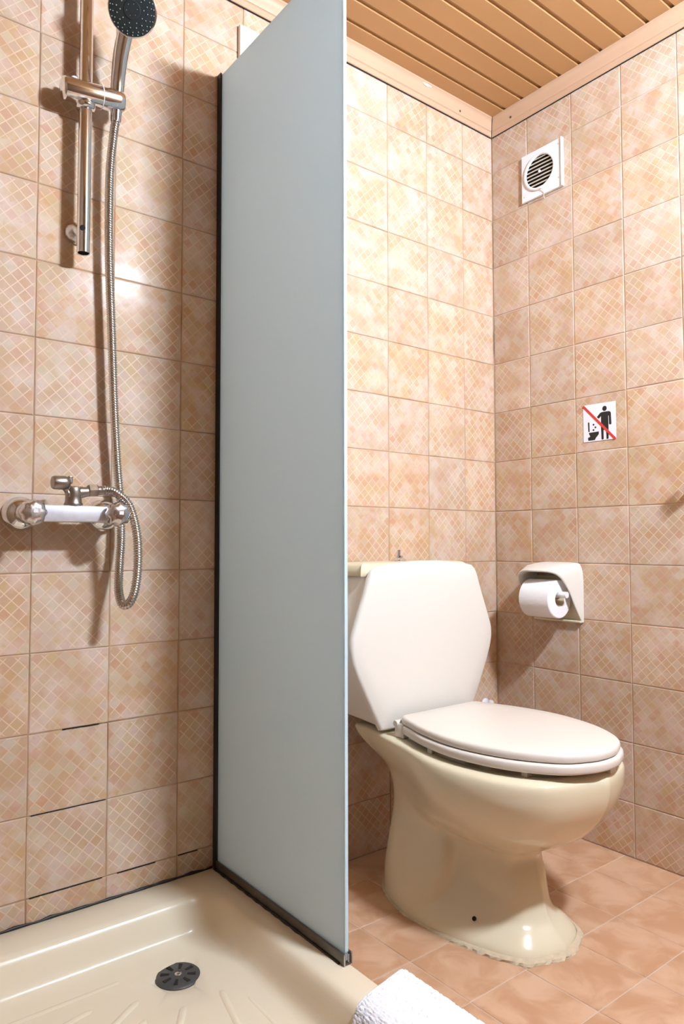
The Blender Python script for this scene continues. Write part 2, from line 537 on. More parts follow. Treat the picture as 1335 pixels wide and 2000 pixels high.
# cove trims under the ceiling
def trim_profile():
    # (out from wall, z)
    return [(0.0015, 2.0470), (0.0050, 2.0462), (0.0068, 2.0475), (0.0072, 2.0600), (0.0085, 2.0612), (0.0105, 2.0620), (0.0120, 2.0655),
            (0.0135, 2.0780), (0.0165, 2.0860), (0.0205, 2.0905), (0.0235, 2.0925), (0.0235, 2.0968), (0.0015, 2.0968)]
tp = trim_profile()
def trim_mesh(f0, f1):
    n = len(tp)
    V = [f0(d, z) for d, z in tp] + [f1(d, z) for d, z in tp]
    F = [(k, (k + 1) % n, n + (k + 1) % n, n + k) for k in range(n)] + [tuple(range(n))[::-1], tuple(range(n, 2 * n))]
    return V, F
trim_1 = struct('trim_1', trim_mesh(lambda d, z: (X_LEFT, -d, z), lambda d, z: (-d - .0015, -d, z)), 'trim', auto=35)
trim_2 = struct('trim_2', trim_mesh(lambda d, z: (-d, -d - .0015, z), lambda d, z: (-d, Y_FRONT, z)), 'trim', auto=35)
trim_1['label'] = 'peach cove strip along the tiled wall behind the toilet'; trim_2['label'] = 'peach cove strip above the vent'
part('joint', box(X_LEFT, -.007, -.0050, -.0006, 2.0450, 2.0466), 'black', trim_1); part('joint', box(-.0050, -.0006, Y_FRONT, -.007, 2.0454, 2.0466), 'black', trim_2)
def dome_screw(parent, loc, axis, r=.0035):
    return part('screw', lathe([(r, 0), (r * .9, .0008), (r * .55, .0014), (r * .1, .0016)], loc, axis, 12), 'screw', parent, smooth=True)
for x in (-0.905, -0.155): dome_screw(trim_1, (x, -.0125, 2.071), (0, -1, -.15))
for y in (-0.085, -0.66): dome_screw(trim_2, (-.0125, y, 2.071), (-1, 0, -.15))
# a chip in the lacquer of the back strip
cp = [(-.300 + .017 * math.cos(t) * random.uniform(.7, 1.25), 2.0895 + .0035 * math.sin(t) * random.uniform(.6, 1.3)) for t in [k * math.pi / 7 for k in range(14)]]
part('chip', prism(cp, lambda a, b, t: (a, -.0195 - (b - 2.0895) * .45 - t, b), -.004, .0012), 'chip', trim_1)

# ------------------------------------------------------------------ lamp (out of the picture, lights the room)
def build_lamp():
    p = LAMP_POS; h = LAMP_LEN / 2
    t = empty('wall_lamp', (p.x, Y_FRONT, p.z)); tag(t, 'short opal tube lamp high on the wall facing the toilet', 'lamp')
    part('back_plate', box(p.x - h - .02, p.x + h + .02, Y_FRONT, Y_FRONT + .03, p.z - .035, p.z + .035, .004), 'enamel', t)
    part('tube', lathe([(LAMP_R * .5, -h), (LAMP_R, -h + .012), (LAMP_R, h - .012), (LAMP_R * .5, h)], p, (1, 0, 0), 20), 'lamp', t, smooth=True)
    for s_ in (-1, 1):
        part('end_cap', box(p.x + s_ * (h + .008) - .008, p.x + s_ * (h + .008) + .008, Y_FRONT + .03, p.y + .02, p.z - .02, p.z + .02, .003), 'enamel', t)
build_lamp()

# ------------------------------------------------------------------ shower tray
def rrect(x0, x1, y0, y1, r, z, per=9):
    pts = []
    for cx, cy, a0 in ((x1 - r, y1 - r, 0), (x0 + r, y1 - r, 90), (x0 + r, y0 + r, 180), (x1 - r, y0 + r, 270)):
        for k in range(per + 1):
            a = math.radians(a0 + 90 * k / per)
            pts.append(Vector((cx + r * math.cos(a), cy + r * math.sin(a), z)))
    return pts
DR = Vector((-1.1256, -0.209, 0.0))
def build_tray():
    t = empty('shower_tray', (-1.33, -0.4, 0)); tag(t, 'cream acrylic shower tray with a grey drain and raised ribs', 'shower tray')
    X0, X1, Y0, Y1 = -1.73, -0.934, -0.80, -0.0012
    ix0, ix1, iy0, iy1 = X0 + .058, -0.991, Y0 + .06, -0.088
    R = []
    R.append(rrect(X0, X1, Y0, Y1, .006, 0.0005))
    R.append(rrect(X0, X1, Y0, Y1, .006, TRAY_TOP - .006))
    R.append(rrect(X0 + .0018, X1 - .0018, Y0 + .0018, Y1 - .0018, .006, TRAY_TOP - .0018))
    R.append(rrect(X0 + .006, X1 - .006, Y0 + .006, Y1 - .006, .008, TRAY_TOP))
    R.append(rrect(ix0 - .008, ix1 + .008, iy0 - .008, iy1 + .008, .062, TRAY_TOP + .0002))
    for d, z in ((0, -.0015), (.005, -.006), (.010, -.014), (.016, -.03), (.021, -.043), (.026, -.0525), (.032, -.0585), (.042, -.0615)):
        R.append(rrect(ix0 + d, ix1 - d, iy0 + d, iy1 - d, max(.02, .056 - d * .4), TRAY_TOP + z))
    last = R[-1]
    for f in (.3, .6, .85):
        ring = []
        for v in last:
            dirv = Vector((v.x - DR.x, v.y - DR.y, 0)); L = dirv.length
            tgt = DR + dirv / L * .046
            ring.append(Vector((v.x + (tgt.x - v.x) * f, v.y + (tgt.y - v.y) * f, v.z - .005 * f)))
        R.append(ring)
    def circ(r, z): return [Vector((DR.x + (v.x - DR.x) / math.hypot(v.x - DR.x, v.y - DR.y) * r, DR.y + (v.y - DR.y) / math.hypot(v.x - DR.x, v.y - DR.y) * r, z)) for v in last]
    R.append(circ(.050, .0225)); R.append(circ(.047, .0205)); R.append(circ(.044, .0195)); R.append(circ(.02, .019))
    part('basin', loft(R), 'tray', t, auto=42)
    # drain cover
    d = part('drain', lathe([(.040, 0), (.040, .002), (.0375, .0042), (.012, .0052), (.0, .0053)], (DR.x, DR.y, .0195), (0, 0, 1), 40, cap1=False), 'drain', t, auto=40)
    for k in range(8):
        a = math.radians(k * 45 + 12)
        c, s = math.cos(a), math.sin(a)
        q = [(.016, -.0022), (.031, -.0036), (.031, .0036), (.016, .0022)]
        part('slot', prism([(DR.x + r * c - w * s, DR.y + r * s + w * c) for r, w in q], lambda x, y, z: (x, y, z), .0236, .02505), 'dark', d)
    part('drain_screw', lathe([(.0065, 0), (.006, .001), (.002, .0014)], (DR.x, DR.y, .0247), (0, 0, 1), 20), 'chrome', d, smooth=True)
    # anti-slip ribs fanning out from the drain
    ribs = [((-1.205, -.168), (-1.43, -.172)), ((-1.272, -.212), (-1.49, -.262)), ((-1.203, -.231), (-1.44, -.388)), ((-1.215, -.283), (-1.38, -.46)),
            ((-1.153, -.292), (-1.255, -.445)), ((-1.150, -.362), (-1.20, -.50)), ((-1.086, -.290), (-1.115, -.42)), ((-1.060, -.33), (-1.062, -.47))]
    for (a, b) in ribs:
        A, B = Vector((*a, 0)), Vector((*b, 0)); dv = (B - A).normalized(); nv = Vector((-dv.y, dv.x, 0))
        rings = []
        L = (B - A).length
        m = 14
        for k in range(m + 1):
            f = k / m; s = math.sin(math.pi * min(1, max(0, min(f * L / .016, (1 - f) * L / .016))) / 2) if 0 < k < m else 0.05
            c = A.lerp(B, f)
            ring = []
            zb = .0245 + .0028 * min(1, ((c - Vector((DR.x, DR.y, 0))).length) / .35)
            for j in range(9):
                u = -1 + j / 4
                ring.append(c + nv * (.0085 * u * max(s, .25)) + Vector((0, 0, zb - .003 + .0041 * s * (1 - u * u))))
            rings.append(ring)
        part('rib', loft(rings, False, False, closed=False), 'tray', t, smooth=True)
    # mouldy seal along the wall joint
    path = [Vector((X0 + .01 + k * .016, -.003 + random.uniform(-.0006, .0006), TRAY_TOP + .0008 + random.uniform(-.0008, .0012))) for k in range(49)]
    part('wall_seal', tube(path, lambda i, n: .0026 + .0012 * math.sin(i * 1.7), 8), 'black', t, smooth=True)
build_tray()

# ------------------------------------------------------------------ frosted screen
def build_screen():
    GX = -0.941
    t = empty('shower_screen', (GX, -.23, TRAY_TOP)); tag(t, 'tall frosted glass shower screen standing on the tray rim', 'shower screen')
    g = part('glass_pane', box(GX - .004, GX + .004, -.4585, -.0105, TRAY_TOP + .004, 1.853, .0008, 1), 'frost', t)
    part('polished_edge', box(GX - .0036, GX + .0036, -.4602, -.4586, TRAY_TOP + .019, 1.8525, .0006, 1), 'glass_edge', g)['label'] = 'pale blue polished glass edge'
    part('wall_seal', merge(box(GX - .0085, GX - .0042, -.0165, -.0005, TRAY_TOP + .001, 1.856, .001, 1), box(GX + .0042, GX + .0085, -.0165, -.0005, TRAY_TOP + .001, 1.856, .001, 1),
                            box(GX - .0042, GX + .0042, -.0100, -.0005, TRAY_TOP + .001, 1.856)), 'black', t)
    ch = part('bottom_channel', merge(box(GX - .0095, GX - .0052, -.464, -.017, TRAY_TOP + .0005, TRAY_TOP + .019, .0008, 1),
                                      box(GX + .0052, GX + .0095, -.464, -.017, TRAY_TOP + .0005, TRAY_TOP + .019, .0008, 1),
                                      box(GX - .0052, GX + .0052, -.464, -.017, TRAY_TOP + .0005, TRAY_TOP + .0035)), 'channel', t)
    ch['label'] = 'stained grey channel along the foot of the glass'
    part('channel_end', merge(box(GX - .0092, GX - .0072, -.4652, -.464, TRAY_TOP + .001, TRAY_TOP + .018), box(GX + .0066, GX + .0088, -.4652, -.464, TRAY_TOP + .001, TRAY_TOP + .018),
                              box(GX - .0012, GX + .0012, -.4652, -.464, TRAY_TOP + .006, TRAY_TOP + .018)), 'channel_end', ch)
    path = [Vector((GX - .0105, -.012 - k * .0113, TRAY_TOP + .001)) for k in range(40)]
    part('seal_line', tube(path, lambda i, n: .0030 + .001 * math.sin(i * 2.1) if i < 30 else .0022, 8), 'black', t, smooth=True)
build_screen()

# ------------------------------------------------------------------ TOILET
# >>>TOILET
AX = -0.470
SECT = [  # z, then (distance from wall, half width) from the back centre to the front tip
    (0.000, [(.118, 0), (.121, .058), (.170, .106), (.255, .137), (.340, .142), (.460, .123), (.545, .084), (.578, 0)]),
    (0.016, [(.118, 0), (.121, .058), (.170, .104), (.255, .134), (.340, .138), (.457, .118), (.538, .080), (.571, 0)]),
    (0.034, [(.119, 0), (.122, .056), (.170, .101), (.280, .131), (.348, .122), (.448, .100), (.523, .068), (.554, 0)]),
    (0.050, [(.120, 0), (.123, .054), (.170, .098), (.305, .126), (.356, .102), (.436, .082), (.508, .056), (.538, 0)]),
    (0.075, [(.121, 0), (.124, .051), (.170, .094), (.318, .120), (.360, .084), (.428, .070), (.497, .050), (.526, 0)]),
    (0.120, [(.122, 0), (.125, .047), (.167, .086), (.322, .110), (.360, .075), (.420, .067), (.484, .050), (.511, 0)]),
    (0.150, [(.122, 0), (.125, .044), (.165, .080), (.315, .104), (.356, .076), (.414, .068), (.474, .050), (.499, 0)]),
    (0.170, [(.120, 0), (.123, .043), (.163, .078), (.295, .102), (.350, .084), (.420, .076), (.484, .054), (.510, 0)]),
    (0.192, [(.116, 0), (.119, .043), (.160, .078), (.260, .104), (.340, .110), (.448, .106), (.524, .074), (.552, 0)]),
    (0.226, [(.106, 0), (.109, .045), (.154, .081), (.242, .112), (.362, .152), (.484, .146), (.568, .099), (.602, 0)]),
    (0.265, [(.088, 0), (.092, .058), (.142, .092), (.247, .131), (.382, .182), (.508, .171), (.597, .115), (.634, 0)]),
    (0.298, [(.062, 0), (.067, .084), (.122, .110), (.252, .149), (.392, .195), (.520, .182), (.610, .122), (.650, 0)]),
    (0.325, [(.046, 0), (.051, .104), (.110, .124), (.255, .160), (.395, .199), (.524, .185), (.614, .124), (.655, 0)]),
    (0.342, [(.042, 0), (.047, .113), (.106, .130), (.255, .163), (.395, .197), (.523, .183), (.613, .124), (.654, 0)]),
    (0.350, [(.042, 0), (.047, .115), (.106, .131), (.255, .161), (.394, .192), (.519, .178), (.608, .120), (.648, 0)]),
    (0.354, [(.046, 0), (.051, .112), (.108, .127), (.255, .154), (.392, .183), (.512, .169), (.598, .113), (.635, 0)]),
]
def lean(z):                      # the foot stands a little off the bowl's axis
    return -.026 * max(0.0, min(1.0, (.26 - z) / .20))
def half_curve(ctrl, per=7):
    return catmull([Vector((h, d)) for d, h in ctrl], per)
def full_ring(ctrl, z, per=7):
    h = half_curve(ctrl, per)                          # (half width, distance)
    left = [(-max(0, p.x), p.y) for p in h]; right = [(max(0, p.x), p.y) for p in h[::-1]][1:-1]
    return [Vector((AX + x + lean(z) * (d > -1), -d, z)) for x, d in left + right]
def section_levels(sub=3):
    out = []
    n = len(SECT)
    zs = catmull([Vector((s[0], 0)) for s in SECT], sub)
    ctr = [catmull([Vector(s[1][k]) for s in SECT], sub) for k in range(8)]
    for i in range(len(zs)):
        out.append(full_ring([(c[i].x, c[i].y) for c in ctr], zs[i].x))
    return out
LIDC = [(.212, 0), (.213, .070), (.217, .120), (.262, .141), (.335, .163), (.430, .173), (.535, .150), (.618, .098), (.650, .040), (.656, 0)]
SEATC = [(.222, 0), (.223, .075), (.227, .126), (.268, .147), (.338, .169), (.432, .179), (.537, .157), (.621, .104), (.655, .042), (.661, 0)]
TANK_FRONT = [(-.160, .381), (-.152, .368), (-.140, .3625), (-.05, .3615), (.05, .3615), (.140, .3625), (.152, .368), (.160, .381), (.190, .437), (.222, .505), (.2335, .540), (.2345, .565), (.229, .590), (.196, .672), (.180, .715),
              (.168, .731), (.148, .738), (.05, .7475), (-.05, .7475), (-.148, .738), (-.170, .731), (-.182, .715), (-.198, .672), (-.230, .590), (-.2355, .565), (-.2340, .540), (-.224, .505), (-.190, .437)]
# <<<TOILET

def slab(ctrl, z0, z1, r0=.004, r1=.006, dome=0.0, per=7, grow=0.0):
    ring = full_ring(ctrl, .3, per)
    flat = [(v.x, v.y) for v in ring]
    # make counter-clockwise
    area = sum(flat[i - 1][0] * flat[i][1] - flat[i][0] * flat[i - 1][1] for i in range(len(flat)))
    if area < 0: flat = flat[::-1]
    cx = sum(p[0] for p in flat) / len(flat); cy = sum(p[1] for p in flat) / len(flat)
    R = []
    def add(d, z): R.append([Vector((p[0], p[1], z)) for p in inset(flat, d)])
    add(.02, z0); add(r0, z0); add(r0 * .3, z0 + r0 * .3); add(0, z0 + r0)
    add(0, z1 - r1); add(r1 * .12, z1 - r1 * .55); add(r1 * .4, z1 - r1 * .2); add(r1, z1)
    for f in (.8, .55, .3, .1):
        R.append([Vector((cx + (p[0] - cx) * f, cy + (p[1] - cy) * f, z1 + dome * (1 - f * f))) for p in inset(flat, r1)])
    return loft(R)

def build_toilet():
    t = empty('toilet', (AX, -.3, 0)); tag(t, 'ivory ceramic toilet with closed lid and hexagonal cistern', 'toilet')
    lv = section_levels(4)
    top = lv[-1]
    cen = Vector((AX, -.40, 0))
    def shrink(ring, f, z): return [Vector((cen.x + (v.x - cen.x) * f, cen.y + (v.y - cen.y) * f, z)) for v in ring]
    # bowl opening below the seat
    def opening(f, z):
        out = []
        for v in top:
            d = Vector((v.x - cen.x, v.y - cen.y)); a = math.atan2(d.y, d.x)
            out.append(Vector((cen.x + f * .125 * math.cos(a), cen.y - .01 + f * .175 * math.sin(a), z)))
        return out
    rings = lv + [opening(1.0, .353), opening(.95, .342), opening(.9, .25), opening(.4, .18)]
    part('bowl', loft(rings), 'ivory', t, auto=60)
    # caulk around the foot
    base = full_ring(SECT[0][1], 0, 12)
    def cr(off, z, jit):
        out = []
        for i, v in enumerate(base):
            d = Vector((v.x - AX, v.y + .345, 0)).normalized()
            f = .45 + .55 * max(0, min(1, (-v.y - .25) / .25))
            out.append(v + d * (off * f + random.uniform(-jit, jit) * f) + Vector((0, 0, z * f)))
        return out
    random.seed(5)
    part('caulk_bead', loft([cr(.009, .0004, .003), cr(.007, .005, .0018), cr(.003, .0075, .0012), cr(-.003, .009, .0006)], False, False), 'caulk', t)['label'] = 'crumbling cream caulk around the foot'
    # seat ring, lid, hinge, bumpers
    seat = part('seat', slab(SEATC, .3655, .3845, .005, .006), 'ivory_plastic', t, auto=50)
    lid = part('lid', slab(LIDC, .386, .4025, .003, .0075, dome=.004), 'ivory_plastic', t, auto=50)
    for s in (-1, 1):
        part('hinge', merge(box(AX + s * .122 - .011, AX + s * .122 + .011, -.236, -.205, .3540, .386, .004), lathe([(.007, -.012), (.008, -.010), (.008, .010), (.007, .012)], (AX + s * .122, -.210, .384), (1, 0, 0), 16)), 'ivory_plastic', seat, auto=40)
        for (d, h) in ((.345, .152), (.560, .120)):
            part('bumper', box(AX + s * h - .009, AX + s * h + .009, -d - .007, -d + .007, .3537, .366, .002), 'ivory_plastic', seat)
    part('bumper', box(AX + .02, AX + .04, -.648, -.632, .3525, .366, .002), 'ivory_plastic', seat)
    # bolt hole on the foot
    part('bolt_hole', lathe([(.0045, 0), (.0045, .0012), (.001, .0014)], (AX - .1255, -.432, .0425), (-.72, -.15, .66), 12), 'dark', t)
    # cistern
    y_f, y_b = -.182, -.012
    area = sum(TANK_FRONT[i - 1][0] * TANK_FRONT[i][1] - TANK_FRONT[i][0] * TANK_FRONT[i - 1][1] for i in range(len(TANK_FRONT)))
    fr = TANK_FRONT if area > 0 else TANK_FRONT[::-1]
    fr = [(p.x, p.y) for p in catmull([Vector(p) for p in fr], 3, closed=True)]
    def tr(d, y):                 # outline drawn in by about d towards its middle
        return [Vector((AX + p[0] * (1 - d / .20), y, .555 + (p[1] - .555) * (1 - d / .19))) for p in fr]
    cist = part('cistern', loft([tr(.022, y_b), tr(.014, y_b - .004), tr(.011, -.10), tr(.008, -.155), tr(.0055, -.164), tr(.0015, -.1665), tr(0, -.170), tr(.0008, -.1765), tr(.003, -.180), tr(.0065, y_f),
                                 tr(.04, y_f - .0008), tr(.09, y_f - .0016), tr(.15, y_f - .0022), tr(.185, y_f - .0024)]), 'tank', t, auto=55)
    # cistern lid with a drooping lip, a little wider than the tank
    lo = [(-.166, -.012), (.150, -.012), (.158, -.03), (.160, -.10), (.156, -.150), (.148, -.160), (-.166, -.160), (-.174, -.150), (-.178, -.10), (-.176, -.03)]
    lo = [(p.x, p.y) for p in catmull([Vector(p) for p in lo[::-1]], 3, closed=True)]
    def lr(d, z): return [Vector((AX + p[0] * (1 + d / .17), -.086 + (p[1] + .086) * (1 + d / .074), z)) for p in lo]
    part('cistern_lid', loft([lr(-.012, .716), lr(-.002, .714), lr(0, .717), lr(-.001, .727), lr(-.005, .737), lr(-.012, .7425), lr(-.03, .7455), lr(-.055, .7465)]), 'ivory', cist, auto=50)
    b = part('flush_button', lathe([(.0195, 0), (.019, .002), (.012, .006), (.0095, .0075), (.0095, .012), (.006, .0125)], (AX - .012, -.092, .7475), (0, 0, 1), 24), 'chrome', cist, auto=40)
    part('threaded_rod', lathe([(.0042 if k % 2 else .0050, .0008 * k) for k in range(20)], (AX - .012, -.092, .759), (0, 0, 1), 16), 'chrome', b)
build_toilet()

# small white valve in the corner behind the toilet
def build_valve():
    t = empty('water_valve', (-.058, 0, .318)); tag(t, 'small white water valve low in the corner behind the toilet', 'valve')
    part('escutcheon', lathe([(.016, 0.0005), (.015, .003), (.008, .006)], (-.058, 0, .318), (0, -1, 0), 20), 'white_plastic', t, smooth=True)
    part('stem', lathe([(.006, .003), (.006, .03), (.003, .032)], (-.058, 0, .318), (0, -1, 0), 14), 'white_plastic', t, auto=40)
    part('knob', lathe([(.0075, 0), (.0085, .003), (.0085, .009), (.006, .012)], (-.058, -.022, .318), (0, -.25, 1), 14), 'white_plastic', t, auto=40)
build_valve()

# ------------------------------------------------------------------ toilet paper holder and roll
def build_holder():
    t = empty('paper_holder', (0, -.22, .655)); tag(t, 'ivory ceramic hooded paper holder on the tiled wall', 'paper holder')
    # arch from the near cheek foot over the top to the far cheek foot: (y, z, depth)
    wall_c = [(-.2985, .577), (-.2990, .640), (-.2985, .700), (-.290, .731), (-.270, .737), (-.220, .738), (-.170, .737), (-.150, .731), (-.142, .700), (-.1415, .640), (-.142, .577)]
    open_c = [(-.2955, .579, .004), (-.291, .620, .026), (-.286, .672, .052), (-.279, .705, .078), (-.262, .7165, .096), (-.220, .7185, .108), (-.178, .7165, .104), (-.1565, .703, .096), (-.149, .672, .078), (-.1455, .620, .040), (-.1435, .579, .004)]
    mid = [(a[0] + (b[0] - a[0]) * .45, a[1] + (b[1] - a[1]) * .30, b[2] * .6) for a, b in zip(wall_c, open_c)]
    per = 5
    W = catmull([Vector((-.0004, y, z)) for y, z in wall_c], per)
    Mi = catmull([Vector((-d, y, z)) for y, z, d in mid], per)
    O = catmull([Vector((-d, y, z)) for y, z, d in open_c], per)
    c = Vector((0, -.22, .62))
    def sh(r, k, dx=0.0): return [Vector((p.x + dx, c.y + (p.y - c.y) * k, c.z + (p.z - c.z) * k)) for p in r]
    I = sh(O, .945, 0.001); I2 = sh(W, .90, -.0015)
    part('hood', loft([W, Mi, [p.lerp(q, .88) for p, q in zip(Mi, O)], O, [p.lerp(q, .5) + Vector((-.0015, 0, 0)) for p, q in zip(O, I)], I, I2], False, False, closed=False), 'tank', t, smooth=True)
    part('back_plate', box(-.0032, -.0006, -.2975, -.1430, .5755, .70, .001, 1), 'ivory', t)
    part('bottom_lip', box(-.012, -.0006, -.2960, -.1440, .5745, .5815, .003), 'ivory', t)
    part('spindle', lathe([(.0085, 0), (.0085, .137)], (-.060, -.2885, .6525), (0, 1, 0), 20), 'white_plastic', t, auto=40)
    r = empty('toilet_roll', (-.0615, -.22, .640)); tag(r, 'white toilet paper roll hanging in the holder hood', 'toilet roll')
    Rr, ri, y0, y1 = .0515, .0205, -.2665, -.170
    pr = [(ri, 0), (Rr - .002, 0), (Rr, .002), (Rr, y1 - y0 - .002), (Rr - .002, y1 - y0), (ri, y1 - y0), (ri, 0)]
    part('paper', lathe(pr, (-.0615, y0, .640), (0, 1, 0), 48, False, False), 'paper', r, auto=40)
    part('core', lathe([(ri - .0002, .001), (ri - .0002, y1 - y0 - .001), (ri - .0015, y1 - y0 - .001), (ri - .0015, .001), (ri - .0002, .001)], (-.0615, y0, .640), (0, 1, 0), 32, False, False), 'caulk', r, smooth=True)
build_holder()

# ------------------------------------------------------------------ wall vent
def build_vent():
    t = empty('wall_vent', (0, -.189, 1.862)); tag(t, 'white square vent cover with round louvred grille high on the wall', 'vent')
    y0, y1, z0, z1 = -.2590, -.1190, 1.7925, 1.9325
    cy, cz, cr = -.1835, 1.8640, .0515
    th = .0085
    N = 64
    def sq(a, k=1.0):
        c, s = math.cos(a), math.sin(a); f = 1 / max(abs(c), abs(s))
        return ((y0 + y1) / 2 + c * f * (y1 - y0) / 2 * k, (z0 + z1) / 2 + s * f * (z1 - z0) / 2 * k)
    A = [2 * math.pi * k / N for k in range(N)]
    ring_out0 = [Vector((-.0006, *sq(a))) for a in A]
    ring_out1 = [Vector((-th + .0015, *sq(a))) for a in A]
    ring_out2 = [Vector((-th, *sq(a, .985))) for a in A]
    ring_in = [Vector((-th, cy + cr * math.cos(a), cz + cr * math.sin(a))) for a in A]
    ring_in2 = [Vector((-.0015, cy + cr * math.cos(a), cz + cr * math.sin(a))) for a in A]
    part('plate', loft([ring_out0, ring_out1, ring_out2, ring_in, ring_in2], False, False), 'white_plastic', t, auto=30)
    part('side_lip', box(-.0125, -.0085, -.2590, -.2560, z0, z1, .0008, 1), 'white_plastic', t)
    part('grille_ring', lathe([(cr - .005, 0), (cr - .005, .0035), (cr - .003, .0055), (cr + .001, .0055), (cr + .003, .0035), (cr + .003, 0)], (-th + .0008, cy, cz), (-1, 0, 0), 48, False, False), 'white_plastic', t, auto=50)
    part('duct', lathe([(cr, 0), (cr, .0004)], (-.0009, cy, cz), (-1, 0, 0), 40), 'dark', t)
    for k in range(9):
        z = cz - .0435 + k * .0108
        w = math.sqrt(max(.0001, (cr - .004) ** 2 - (z - cz) ** 2))
        q = [(-.0025, z - .0005), (-.0090, z - .0042), (-.0100, z - .0036), (-.0035, z + .0034), (-.0025, z + .0030)]
        part('slat', prism(q, lambda a, b, tt: (a, tt, b), cy - w, cy + w), 'louver', t)
    part('centre_boss', lathe([(.004, 0), (.004, .003), (.002, .004)], (-.0085, cy, cz), (-1, 0, 0), 12), 'white_plastic', t)
    for yy_, zz_ in ((-.1285, 1.808), (-.2465, 1.917), (-.2465, 1.820)):
        part('screw', lathe([(.0024, 0), (.0022, .0008), (.0008, .001)], (-.0084, yy_, zz_), (-1, 0, 0), 10), 'channel_end', t)
    # loose end of the pull cord
    cord = catmull([Vector((-.0105, -.158, 1.8145)), Vector((-.0125, -.176, 1.8150)), Vector((-.013, -.192, 1.8085)), Vector((-.0115, -.1985, 1.7990)), Vector((-.008, -.196, 1.786)), Vector((-.004, -.1965, 1.780))], 6)
    part('cord', tube(cord, .0008, 6), 'louver', t, smooth=True)
build_vent()

# ------------------------------------------------------------------ sticker
def build_sign():
    t = empty('toilet_sign', (0, -.355, 1.112)); tag(t, 'white no-litter-in-toilet sticker with red bar on the tiled wall', 'sign')
    def P(name, poly, mat, a, b): return part(name, prism(poly, lambda y, z, tt: (-tt, y, z), a, b), mat, t)
    P('backing', [(-.3072, 1.1625), (-.4030, 1.1610), (-.4034, 1.0620), (-.3074, 1.0622)], 'sticker', .0004, .0011)
    body = [(-0.3483, 1.1256), (-0.3581, 1.1355), (-0.3638, 1.1372), (-0.3817, 1.1372), (-0.3872, 1.1356), (-0.3893, 1.1319), (-0.3904, 1.1024), (-0.3876, 1.1007), (-0.3838, 1.1023), (-0.3831, 1.1247), (-0.3814, 1.1249), (-0.382, 1.0954), (-0.3816, 1.065), (-0.3797, 1.0637), (-0.3758, 1.0642), (-0.375, 1.089), (-0.3673, 1.089), (-0.3674, 1.0657), (-0.3652, 1.0639), (-0.3612, 1.0649), (-0.3602, 1.0962), (-0.3608, 1.1269), (-0.3539, 1.1207)]
    P('person_body', body, 'ink', .0011, .0014)
    P('person_head', [(-.3713 + .0064 * math.cos(k * math.pi / 10), 1.1458 + .0068 * math.sin(k * math.pi / 10)) for k in range(20)], 'ink', .0011, .0014)
    P('toilet_bowl', [(-0.3239, 1.0864), (-0.3537, 1.0868), (-0.3531, 1.0797), (-0.349, 1.075), (-0.3443, 1.0704), (-0.3414, 1.0651), (-0.3217, 1.0653), (-0.3207, 1.0732), (-0.3272, 1.0751), (-0.3272, 1.0777), (-0.3244, 1.0822)], 'ink', .0011, .0014)
    P('toilet_lid', [(-0.3215, 1.1143), (-0.3256, 1.1147), (-0.3263, 1.0887), (-0.3222, 1.0892)], 'ink', .0011, .0014)
    for y, z in ((-0.3382, 1.1068), (-0.3437, 1.0989), (-0.3379, 1.0924)):
        P('litter_dot', [(y + .0026 * math.cos(k * math.pi / 6), z + .0026 * math.sin(k * math.pi / 6)) for k in range(12)], 'ink', .0011, .0014)
    P('red_bar', [(-0.3048, 1.1585), (-0.3101, 1.1624), (-0.4037, 1.0637), (-0.3988, 1.0592)], 'red', .0014, .0018)
build_sign()

# ------------------------------------------------------------------ cover plate on the back wall, above the screen
def build_box():
    t = empty('junction_cover', (-.845, 0, 1.957)); tag(t, 'blank cream junction box cover beside the top of the screen', 'cover')
    part('plate', box(-.897, -.800, -.012, -.0004, 1.918, 1.996, .0015), 'cream_box', t)
    part('screw', lathe([(.003, 0), (.0027, .001), (.001, .0013)], (-.812, -.012, 1.957), (0, -1, 0), 12), 'channel_end', t)
build_box()

# wall plug left in the tiles near the rail top
o = part('wall_screw', lathe([(.0045, -.004), (.0045, .004), (.003, .006), (.0006, .0065)], (-1.208, -.0004, 1.921), (0, -1, 0), 12), 'screw', None, smooth=True)
tag(o, 'small rusty screw left in the tiles beside the shower rail', 'screw')

# robe hook, mostly beyond the right edge
def build_hook():
    t = empty('robe_hook', (0, -.612, .945)); tag(t, 'brown wall hook cut off by the right edge of the picture', 'hook')
    part('rosette', lathe([(.021, .0004), (.021, .005), (.017, .008), (.010, .010)], (0, -.617, .945), (-1, 0, 0), 28), 'wood', t, auto=40)
    path = catmull([Vector((-.008, -.617, .945)), Vector((-.03, -.617, .940)), Vector((-.045, -.617, .95)), Vector((-.05, -.617, .972))], 8)
    part('peg', tube(path, lambda i, n: .0075 + .004 * (i / n) ** 2, 14), 'wood', t, smooth=True)
build_hook()

